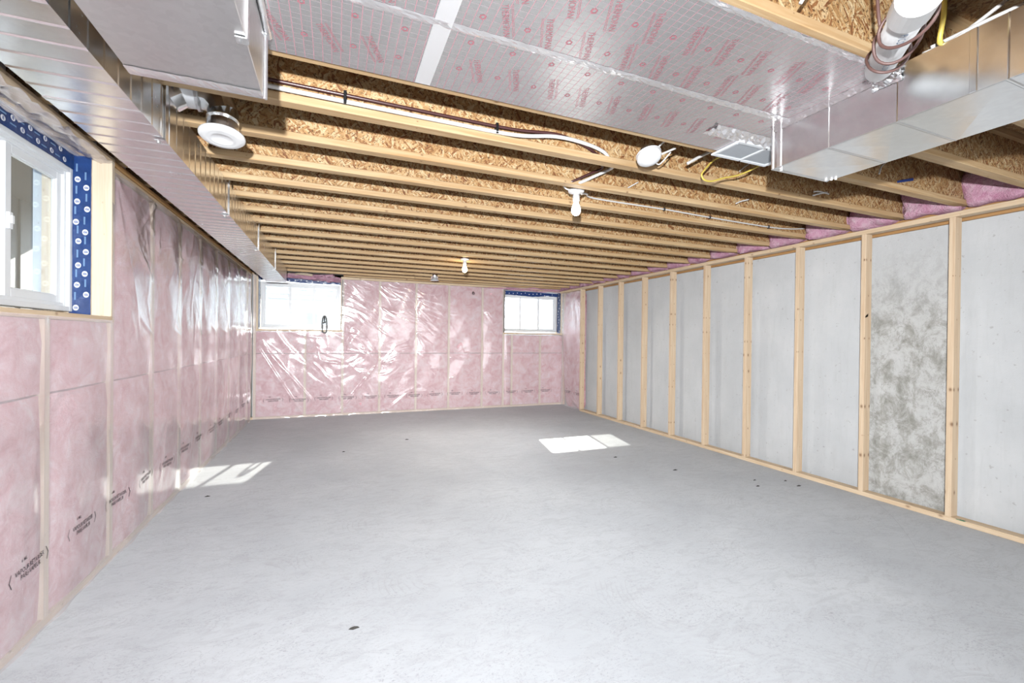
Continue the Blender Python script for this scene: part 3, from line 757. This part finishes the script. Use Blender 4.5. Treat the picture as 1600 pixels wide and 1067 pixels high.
box('backing', 'white_paint', (x0+wd, x1-wd, y0+wd, y1-wd, z-.0030, z-.0015), reg)
b = MB()
for (sx_, sy_) in ((x0+.21, y0+.011), (x0+.21, y1-.011)): b.lathe([(.004, -.0125), (.004, -.010)], (sx_, sy_, z), 8)
b.build('screw', 'debris', reg)['kind'] = 'stuff'

# ================================================================ DUCTS
def duct(name, label, b, cuts, beads, mat='galv', cross=True):
    x0, x1, y0, y1, z0, z1 = b
    root = empty(name); tag(root, label, 'duct'); ys = [y0]+cuts+[y1]
    for a, c in zip(ys[:-1], ys[1:]):
        mb = MB(); e = .0016
        L = c-a; n = max(2, int(L/beads)+1) if beads else 1
        st = [a+(c-a)*i/n for i in range(n+1)]
        # shell stepped by shallow beads rolled across the sheet
        prof = []
        for i, yv in enumerate(st[:-1]):
            prof += [(yv+.004, 0), (st[i+1]-.010, 0), (st[i+1]-.004, .0035)]
        prof += [(c, 0)]; prof[0] = (a, 0)
        v = []; f_ = []
        for (yv, d) in prof: v += [(x0-d*.0, yv, z0-d), (x1+d*.6, yv, z0-d), (x1+d*.6, yv, z1), (x0, yv, z1)]
        for i in range(len(prof)-1):
            for k in range(4): f_.append((i*4+k, i*4+(k+1) % 4, i*4+4+(k+1) % 4, i*4+4+k))
        f_ += [(3, 2, 1, 0), tuple(range(len(v)-4, len(v)))]
        mb.add(v, f_).build('duct_section', mat, root)
    for c in cuts:
        h = .016 if abs(c-2.085) < .01 else .005
        mb = MB().box(x0-.002, x1+.002, c-h, c+h, z0-.0025, z0+.001).box(x1-.001, x1+.003, c-h/2, c+h/2, z0-.002, z1)
        mb.build('joint_cleat', 'galv', root, bevel=.001)
    return root
tr = duct('trunk_duct', 'long galvanized trunk duct running along the pink left wall', (-.96, -.68, YF+.02, 7.58, 2.20, 2.413), [-1.2, .6, 2.085, 3.47, 4.70, 6.0], .105)
for yv in (2.33, 3.58, 4.88, 6.2):
    b = MB().box(-.679, -.677+.003, yv-.016, yv+.016, 2.198, 2.46).box(-.72, -.674, yv-.016, yv+.016, 2.192, 2.1945)
    b.build('hanger_strap', 'galv', tr)
    b = MB().tube([(-.705, yv, 2.192), (-.705, yv, 2.184)], .005, 8); b.box(-.712, -.698, yv-.02, yv+.02, 2.189, 2.1915); b.build('screw', 'galv_dull', tr)
b = MB().box(-.962, -.678, 7.58, 7.592, 2.196, 2.416); b.build('end_cap', 'galv', tr, bevel=.002)

bx = empty('plenum_duct'); tag(bx, 'wide grey box duct at the top left, lowest and nearest the camera', 'duct')
X0, X1, Y1, Z0 = -.60, -.231, 1.742, 2.180
box('duct_body', 'galv_dull', (X0, X1, YF+.05, Y1-.012, Z0, ZJ-.004), bx, bevel=.002)
b = MB().box(X0-.002, X1+.002, Y1-.014, Y1, Z0-.002, ZJ-.006); b.build('end_cap', 'galv', bx, bevel=.003)
crumple('foil_tape_strip', X0, X1, Y1-.055, Y1-.012, Z0-.0018, bx, 81, 30, 4, .0008, 'foil_seam')
MB().box(X1, X1+.006, 1.40, 1.425, Z0-.004, ZJ-.006).build('joint_cleat', 'galv', bx)
b = MB().box(X1-.025, X1+.004, 1.40, 1.43, Z0-.006, Z0-.003); b.tube([(X1-.015, 1.415, Z0-.004), (X1-.015, 1.415, Z0-.012)], .004, 6); b.build('cleat_tab', 'galv', bx)
b = MB().tube(spline([(X1+.012, y, ZJ-.018+.004*math.sin(y*40)) for y in np.arange(-.4, 1.76, .12)], 3), .010, 7); b.build('sealing_tape', 'foil_tape', bx)
b = MB().tube([(X1+.006, Y1, ZJ-.01), (X1+.006, Y1, Z0)], .006, 6); b.build('sealing_tape', 'foil_tape', bx)

rd = empty('branch_duct'); tag(rd, 'galvanized rectangular duct hung at the upper right under the joists', 'duct')
x0, x1, y1, z0, z1 = 1.979, 2.388, 1.528, 2.205, 2.416
ys = [YF+.05, -1.0, -.1, .72, 1.02, 1.27, y1]
for a, c in zip(ys[:-1], ys[1:]):
    v = []; st = [a, c-.006, c-.003, c]; dd = [0, 0, .0025, 0]
    f_ = []
    for yv, d in zip(st, dd): v += [(x0-d, yv, z0-d), (x1, yv, z0-d), (x1, yv, z1), (x0-d, yv, z1)]
    for i in range(3):
        for k in range(4): f_.append((i*4+k, i*4+(k+1) % 4, i*4+4+(k+1) % 4, i*4+4+k))
    f_ += [(3, 2, 1, 0), (12, 13, 14, 15)]
    # cross-broken bottom sheet
    cx, cy = (x0+x1)/2, (a+c)/2
    mb = MB().add(v, f_)
    mb.add([(x0+.006, a+.006, z0-.0005), (x1-.006, a+.006, z0-.0005), (x1-.006, c-.012, z0-.0005), (x0+.006, c-.012, z0-.0005), (cx, cy, z0-.006)], [(0, 4, 1), (1, 4, 2), (2, 4, 3), (3, 4, 0)])
    mb.build('duct_section', 'galv', rd)
MB().box(x0-.002, x1+.002, y1, y1+.010, z0-.003, z1).build('end_cap', 'galv', rd, bevel=.002)
for yv in (1.495, .80, .635):
    MB().box(x0-.005, x0+.001, yv-.010, yv+.010, z0-.002, z1).build('drive_cleat', 'foil_tape' if yv > 1 else 'galv', rd, bevel=.0015)
def crumple_v(name, y0, y1, z0_, z1_, x, parent, seed, n=40, m=5, amp=.003):
    r = np.random.default_rng(seed); G = np.zeros((n, m, 3))
    for j in range(m):
        G[:, j, 1] = np.linspace(y0, y1, n); G[:, j, 2] = z0_+(z1_-z0_)*j/(m-1)+r.normal(size=n)*.0012; G[:, j, 0] = x-np.abs(r.normal(size=n))*amp*(j not in (0, m-1))
    return MB().grid(G).build(name, 'foil_tape', parent)
crumple_v('foil_tape_strip', 1.02, 1.525, 2.380, 2.414, x0-.0015, rd, 91, 60, 5, .0012)
crumple_v('foil_tape_patch', 1.00, 1.10, 2.355, 2.418, x0-.003, rd, 92, 16, 9, .010)
b = MB()
for (xx, yy) in ((2.0, 1.50), (2.02, 1.515), (2.35, 1.515), (2.37, 1.50), (2.38, 1.485)): b.lathe([(.005, -.008), (.006, -.003), (.006, 0)], (xx, yy, z0-.001), 8)
b.build('screw', 'foil_tape', rd)['kind'] = 'stuff'

# round ceiling diffuser on its duct elbow
df = empty('ceiling_diffuser'); tag(df, 'round white ceiling diffuser on a short galvanized duct beside the trunk', 'diffuser')
c = (-.503, 2.485, 2.298)
MB().lathe([(.0, .004), (.044, .004), (.049, .000), (.056, .004), (.061, .002), (.088, .006), (.096, .014), (.097, .022), (.089, .026), (.07, .028), (.0, .028)], c, 48).build('face_plate', 'white_plastic', df, smooth=True)
MB().lathe([(.064, .028), (.064, .095), (.068, .098), (.068, .104), (.064, .107), (.064, .150), (.0, .151)], c, 32).build('collar', 'galv', df, smooth=True)
MB().lathe([(.0655, .034), (.0672, .06), (.0655, .085)], c, 32).build('foil_tape_wrap', 'foil_tape', df)
zc = 2.475; R_ = .079
pts = [(c[0], c[1], 2.435), (c[0]-.01, c[1]-.002, 2.47), (c[0]-.05, c[1]-.004, 2.505), (c[0]-.10, c[1]-.006, 2.512)]
autosmooth(MB().tube(pts, [.066, .068, .070, .070], 12).build('elbow', 'galv', df), 30)
pts = [(c[0]-.10, c[1]-.006, 2.512), (c[0]-.15, c[1]-.010, 2.508), (-.685, c[1]-.015, 2.50), (-.76, c[1]-.015, 2.44)]
autosmooth(MB().tube(pts, [.072, .074, .076, .080], 12).build('branch_pipe', 'galv', df), 30)
b = MB()
for q in (pts[0], pts[2]): b.tube([(q[0]-.006, q[1], q[2]), (q[0]+.006, q[1], q[2])], .080, 16)
b.build('pipe_collar', 'galv_dull', df, smooth=False)

tilt(df, c, (-9, 0, 0))
# round duct stub hanging from the far joists
st = empty('duct_stub'); tag(st, 'small round galvanized duct stub hanging before the back wall', 'duct')
c = (1.60, 7.55, 2.352)
MB().lathe([(.058, .012), (.058, .16), (.0, .161)], c, 24).build('collar', 'galv', st, smooth=True)
MB().lathe([(.0, .002), (.060, .0), (.073, .002), (.074, .008), (.060, .014), (.0, .013)], c, 24).build('flange_ring', 'white_paint', st, smooth=True)

# ================================================================ ELECTRICAL
al = empty('smoke_alarm'); tag(al, 'white round smoke alarm hanging below the foil panel edge', 'alarm')
c = (1.650, 2.03, 2.375)
MB().lathe([(.0, .0), (.035, .001), (.056, .006), (.066, .016), (.069, .028), (.069, .040), (.064, .046), (.0, .046)], c, 40).build('body', 'white_plastic', al, smooth=True)
MB().lathe([(.070, .0425), (.0705, .046), (.068, .048), (.0, .048)], c, 40).build('base_ring', 'white_plastic', al)
MB().lathe([(.050, .048), (.050, .075), (.0, .076)], c, 20).build('junction_box', 'galv', al, smooth=False)
b = MB().tube(spline([(c[0]+.05, c[1]-.01, 2.412), (c[0]+.10, c[1]-.03, 2.43), (c[0]+.16, c[1]-.05, 2.455)], 6), .006, 8)
b.tube(spline([(c[0]+.055, c[1]+.02, 2.395), (c[0]+.10, c[1]+.03, 2.40), (c[0]+.15, c[1]-.02, 2.45)], 6), .004, 6)
b.build('power_lead', 'cable_white', al); tilt(al, c, (-20, 0, 0))
MB().tube(spline([(1.69, 2.05, 2.44), (1.70, 1.98, 2.47), (1.71, 1.90, 2.47), (1.71, 1.866, 2.462)], 5), .005, 6).build('hanging_lead', 'cable_white', al)

def lampholder(c, bulb, label, power, color):
    r = empty('bare_bulb_lamp'); tag(r, label, 'lamp')
    MB().lathe([(.0, .0), (.020, -.0), (.024, .004), (.030, .012), (.055, .018), (.060, .026), (.058, .034), (.0, .035)], (c[0], c[1], c[2]-.0), 32).build('base', 'white_plastic', r, smooth=True)
    MB().lathe([(.0, -.045), (.024, -.045), (.026, -.03), (.024, .0), (.0, .002)], c, 24).build('socket', 'white_plastic', r, smooth=True)
    MB().lathe([(.0, -.150), (.012, -.149), (.024, -.142), (.031, -.128), (.033, -.112), (.031, -.095), (.022, -.072), (.016, -.055), (.015, -.045), (.0, -.044)], c, 28).build('bulb', bulb, r, smooth=True)
    MB().lathe([(.050, .034), (.050, .075), (.0, .076)], c, 8).build('junction_box', 'galv', r)
    g = lamp('bulb_light', 'AREA', (c[0], c[1], c[2]-.158), power, color, shape='DISK', size=.07)
    g.parent = r
    return r
l1 = lampholder((1.625, 2.81, 2.415), 'bulb_cool', 'bare white glowing bulb lamp on the ceiling, nearer of two', LAMP_COOL, (.95, .98, 1))
MB().tube(spline([(1.58, 2.80, 2.44), (1.53, 2.79, 2.44), (1.50, 2.78, 2.47), (1.49, 2.75, 2.50)], 6), .006, 8).build('feed_cable', 'cable_white', l1)
l2 = lampholder((1.645, 5.82, 2.412), 'bulb_warm', 'bare warm yellow bulb lamp on the ceiling near the back wall', LAMP_WARM, (1, .95, .88))

def cable(name, pts, r, mat, label, cat, n=8, ns=8, clips=(), clip=None):
    root = MB().tube(spline(pts, n), r, ns).build(name, mat, smooth=True)
    tag(root, label, cat)
    for q in clips:
        clip(q, root)
    return root
yw = 3.10-.045
def clip_lamp(q, root): MB().box(q[0]-.006, q[0]+.006, q[1]-.012, q[1]+.008, q[2]-.014, q[2]+.014).build('cable_clip', 'black', root, bevel=.002)
cable('lamp_cable', [(1.68, 2.83, 2.435), (1.80, 2.95, 2.485), (1.95, yw, 2.500), (2.64, yw, 2.497), (3.15, yw, 2.486), (3.9, yw, 2.478), (4.2, yw, 2.49), (4.42, yw, 2.515)], .0065, 'cable_white',
      'white cable clipped along a joist from the nearer bulb to the right wall', 'cable', clips=[(2.637, yw, 2.497), (3.154, yw, 2.486), (3.905, yw, 2.478)], clip=clip_lamp)
yp = 2.235
def clip_pipe(q, root): MB().box(q[0]-.007, q[0]+.007, q[1]-.016, q[1]+.020, q[2]-.040, q[2]+.016).build('pipe_clip', 'black', root, bevel=.002)
cable('brown_pipe', [(-.9, yp, 2.508), (-.3, yp, 2.504), (.5, yp, 2.500), (.9, yp-.01, 2.497), (1.14, yp-.03, 2.508), (1.32, yp-.005, 2.494), (1.44, 2.262, 2.47), (1.50, 2.31, 2.475), (1.60, 2.45, 2.51), (1.69, 2.58, 2.535), (1.60, 2.61, 2.49), (1.50, 2.64, 2.44), (1.44, 2.70, 2.43)], .0085, 'pipe_brown',
      'dark brown flexible pipe along the first open joist, above the white pipe', 'pipe', clips=[(.04, yp, 2.502), (.80, yp, 2.498)], clip=clip_pipe)
cable('white_pipe', [(-.9, yp, 2.478), (-.3, yp, 2.474), (.5, yp, 2.470), (.9, yp-.01, 2.468), (1.14, yp-.03, 2.494), (1.32, yp-.03, 2.490), (1.47, yp-.005, 2.475), (1.55, 2.265, 2.44), (1.60, 2.31, 2.45), (1.69, 2.45, 2.50), (1.75, 2.57, 2.535), (1.66, 2.61, 2.49), (1.56, 2.64, 2.44), (1.50, 2.70, 2.43)], .0105, 'cable_white',
      'white flexible pipe along the first open joist, below the brown pipe', 'pipe')
cable('yellow_cable', [(2.20, 1.93, 2.46), (2.215, 2.0, 2.495), (2.205, 2.1, 2.50), (2.12, 2.10, 2.42), (2.10, 2.10, 2.385), (2.125, 2.1, 2.36), (2.185, 2.1, 2.362), (2.28, 2.1, 2.395), (2.40, 2.1, 2.43), (2.50, 2.08, 2.475), (2.56, 2.0, 2.52)], .0055, 'cable_yellow',
      'yellow cable looping down between joists below the register', 'cable')
cable('white_cable', [(1.985, 2.10, 2.440), (2.06, 2.09, 2.485), (2.15, 2.08, 2.535), (2.25, 2.05, 2.59)], .009, 'cable_white', 'short white flat cable beside the yellow loop', 'cable')
# upper right corner
cable('yellow_cable', [(1.92, .80, 2.69), (1.935, .855, 2.58), (1.95, .868, 2.50), (1.965, .885, 2.43), (1.99, .89, 2.422)], .008, 'cable_yellow', 'yellow cable dropping onto the right duct at the top', 'cable')
cable('grey_cable', [(2.02, .95, 2.428), (2.04, .90, 2.440), (2.10, .86, 2.49), (2.14, .79, 2.545), (2.16, .70, 2.60)], .007, 'cable_white', 'pale grey cable crossing above the right duct', 'cable')
cable('white_cable', [(2.02, .935, 2.445), (2.08, .88, 2.477), (2.10, .80, 2.487), (2.12, .70, 2.495), (2.12, .4, 2.50)], .007, 'cable_white', 'white cable lying along the right duct top, upper one', 'cable')
cable('white_cable', [(2.0, .95, 2.426), (2.03, .85, 2.428), (2.03, .76, 2.43), (2.04, .65, 2.43), (2.04, .4, 2.43)], .007, 'cable_white', 'white cable lying along the right duct top edge, lower one', 'cable')
cable('white_cable', [(1.37, .97, 2.44), (1.40, .95, 2.50), (1.46, .92, 2.60)], .006, 'cable_white', 'short white cable end in the near joist bay left of the pipe', 'cable')
# PVC pipe with coiled brown wire
A = Vector((1.848, 1.008, 2.367)); B = Vector((1.437, .707, 2.261)); d = (B-A).normalized()
T = A+d*1.15
pv = empty('drain_pipe'); tag(pv, 'white plastic pipe wrapped in brown wire at the top right', 'pipe')
prof = [A-d*.035, A-d*.03, A-d*.012, A+d*.02, T]
MB().tube(prof, [.010, .026, .040, .0445, .0445], 28).build('pipe', 'white_plastic', pv, smooth=True)
MB().tube([B-d*.02, B-d*.018, B+d*.09, B+d*.092], [.0445, .0515, .0515, .0445], 28).build('coupling', 'white_plastic', pv)
# printed lettering on the pipe
sd = d.orthogonal().normalized(); 
view = (Vector((0, 0, 1.36))-A); view = (view-d*view.dot(d)).normalized(); side = d.cross(view)
lv, lf_ = text_mesh('PVC DWV', .0)
mb = MB()
for k in range(2):
    base = A+d*(.17+.24*k)
    vs = []
    for q in lv:
        a = .35+q[1]*.55; s_ = q[0]*.026
        vs.append(base-d*s_+(view*math.cos(a)+side*math.sin(a))*.0449)
    mb.add(vs, lf_)
mb.build('printed_lettering', 'pale_print', pv)['kind'] = 'stuff'
cn = []
for k in range(0, 90):
    u = k/89; a = u*2*math.pi*3.3+2.4; rad = .049+.012*abs(math.sin(a*.5+.5))
    cn.append(A+d*(.05+.46*u+.03*math.sin(a*1.3))+(view*math.cos(a)+side*math.sin(a))*rad)
MB().tube(cn, .0048, 7).build('coiled_wire', 'wire_brown', pv, smooth=True)
cable('brown_wire', [(1.62, .90, 2.62), (1.635, .90, 2.50), (1.653, .90, 2.40), (1.70, .905, 2.362), (1.76, .93, 2.345)], .005, 'wire_brown', 'brown wire hanging from the joist bay to the pipe', 'wire')

# loose wire ends among the right joists
cable('wire_end', [(3.32, 1.80, 2.475), (3.36, 1.81, 2.53), (3.42, 1.82, 2.57), (3.47, 1.83, 2.60)], .005, 'cable_white', 'thin white wire hanging below the right duct, upper joist bay', 'wire')
def at_web(px, yw): return px
loose = [
    ([(2.93, 1.80, 2.545), (2.95, 1.80, 2.575), (2.99, 1.80, 2.60)], .004, 'short white wire stub near the right duct end'),
    ([(3.05, 1.83, 2.50), (3.10, 1.83, 2.54), (3.14, 1.83, 2.60)], .005, 'white wire above the frayed wood knot on a right joist'),
    ([(3.30, 2.22, 2.455), (3.36, 2.22, 2.475), (3.46, 2.22, 2.50)], .006, 'white wire bundle strand, lower, near the right wall'),
    ([(3.28, 2.20, 2.475), (3.36, 2.21, 2.49), (3.48, 2.22, 2.49)], .005, 'white wire bundle strand, upper, near the right wall'),
    ([(2.98, 2.62, 2.468), (3.03, 2.61, 2.49), (3.10, 2.60, 2.51)], .005, 'white wire end poking from the third joist bay on the right'),
    ([(2.55, 2.215, 2.52), (2.58, 2.21, 2.545), (2.62, 2.20, 2.575)], .004, 'white wire end poking out below the right duct corner'),
    ([(1.95, 2.66, 2.455), (1.99, 2.65, 2.48), (2.04, 2.64, 2.51)], .0045, 'white wire end between joists right of the nearer bulb'),
]
for pts, r_, lab in loose: cable('wire_end', pts, r_, 'cable_white', lab, 'wire', 5, 6)
o = MB().add([(3.62, 1.846, 2.475), (3.80, 1.846, 2.515), (3.80, 1.846, 2.535), (3.62, 1.846, 2.49), (3.62, 1.852, 2.475), (3.80, 1.852, 2.515), (3.80, 1.852, 2.535), (3.62, 1.852, 2.49)],
             [(0, 1, 2, 3), (4, 7, 6, 5), (0, 4, 5, 1), (1, 5, 6, 2), (2, 6, 7, 3), (3, 7, 4, 0)]).build('tape_strip', 'blue_mark')
tag(o, 'small dark blue tape strip on a right joist web', 'tape')

# clip on the sill of window 2
x, y = -.150, YB-.022
c_ = MB().tube(spline([(x-.030, y, 1.445), (x-.036, y, 1.55), (x-.030, y, 1.66), (x-.014, y, 1.715), (x, y, 1.725), (x+.014, y, 1.715), (x+.030, y, 1.66), (x+.036, y, 1.55), (x+.030, y, 1.445), (x, y, 1.437), (x-.030, y, 1.445)], 5), .012, 8).build('steel_clip', 'chrome', smooth=True)
tag(c_, 'grey steel clip hooked over the left back window sill', 'clip')
MB().tube([(x-.034, y, 1.60), (x+.034, y, 1.625)], .011, 8).build('gate', 'chrome', c_)
MB().tube([(x, y, 1.625), (x, y, 1.715)], .010, 8).build('spring', 'black', c_)
# dark tie on the back wall film
o = MB().tube(spline([(2.50, YB-.032, 2.22), (2.485, YB-.04, 2.24), (2.50, YB-.03, 2.27), (2.52, YB-.036, 2.25), (2.515, YB-.04, 2.215)], 5), .008, 6).build('cable_tie', 'dark', wall_back)
# debris on the floor
CHIP = ['farther left of the group near the right studs', 'farthest right of the group near the right studs', 'nearest the camera left of the right stud row', 'right under the bottom plate of the right wall',
        'nearest to the stained grey concrete bay', 'just right of the bright sun patch', 'mid floor before the left back window', 'mid floor before the pink back wall', 'beside the left pink wall', 'large one alone in the foreground']
for i, (xx, yy) in enumerate(((3.35, 3.66), (3.85, 3.12), (3.72, 2.98), (4.12, 3.0), (4.10, 2.85), (3.05, 4.3), (.12, 5.6), (.92, 6.0), (-.98, 4.42), (.10, 2.18))):
    r_ = .012+.010*random.random(); a = random.random()*3
    v = [(xx+r_*1.6*math.cos(a+q), yy+r_*.7*math.sin(a+q), .001) for q in (0, 1.3, 2.4, 3.6, 5)]+[(xx, yy, .010)]
    o = MB().add(v, [(0, 1, 5), (1, 2, 5), (2, 3, 5), (3, 4, 5), (4, 0, 5), (4, 3, 2, 1, 0)]).build('debris_chip', 'debris')
    tag(o, 'tiny dark debris chip on the floor, ' + CHIP[i], 'debris', 'debris chips on the floor')

# hairline crack curving across the slab near the right wall
P = spline([(4.309, 2.321, .0), (4.122, 2.125, .0), (3.885, 1.922, .0), (3.659, 1.747, .0), (3.496, 1.638, .0)], 6)
mb = MB(); n = len(P)
v = [(q.x+sg*.0022, q.y+sg*.001, .0012) for q in P for sg in (-1, 1)]
mb.add(v, [(2*k, 2*k+1, 2*k+3, 2*k+2) for k in range(n-1)]).build('slab_crack', 'debris_soft', floor)
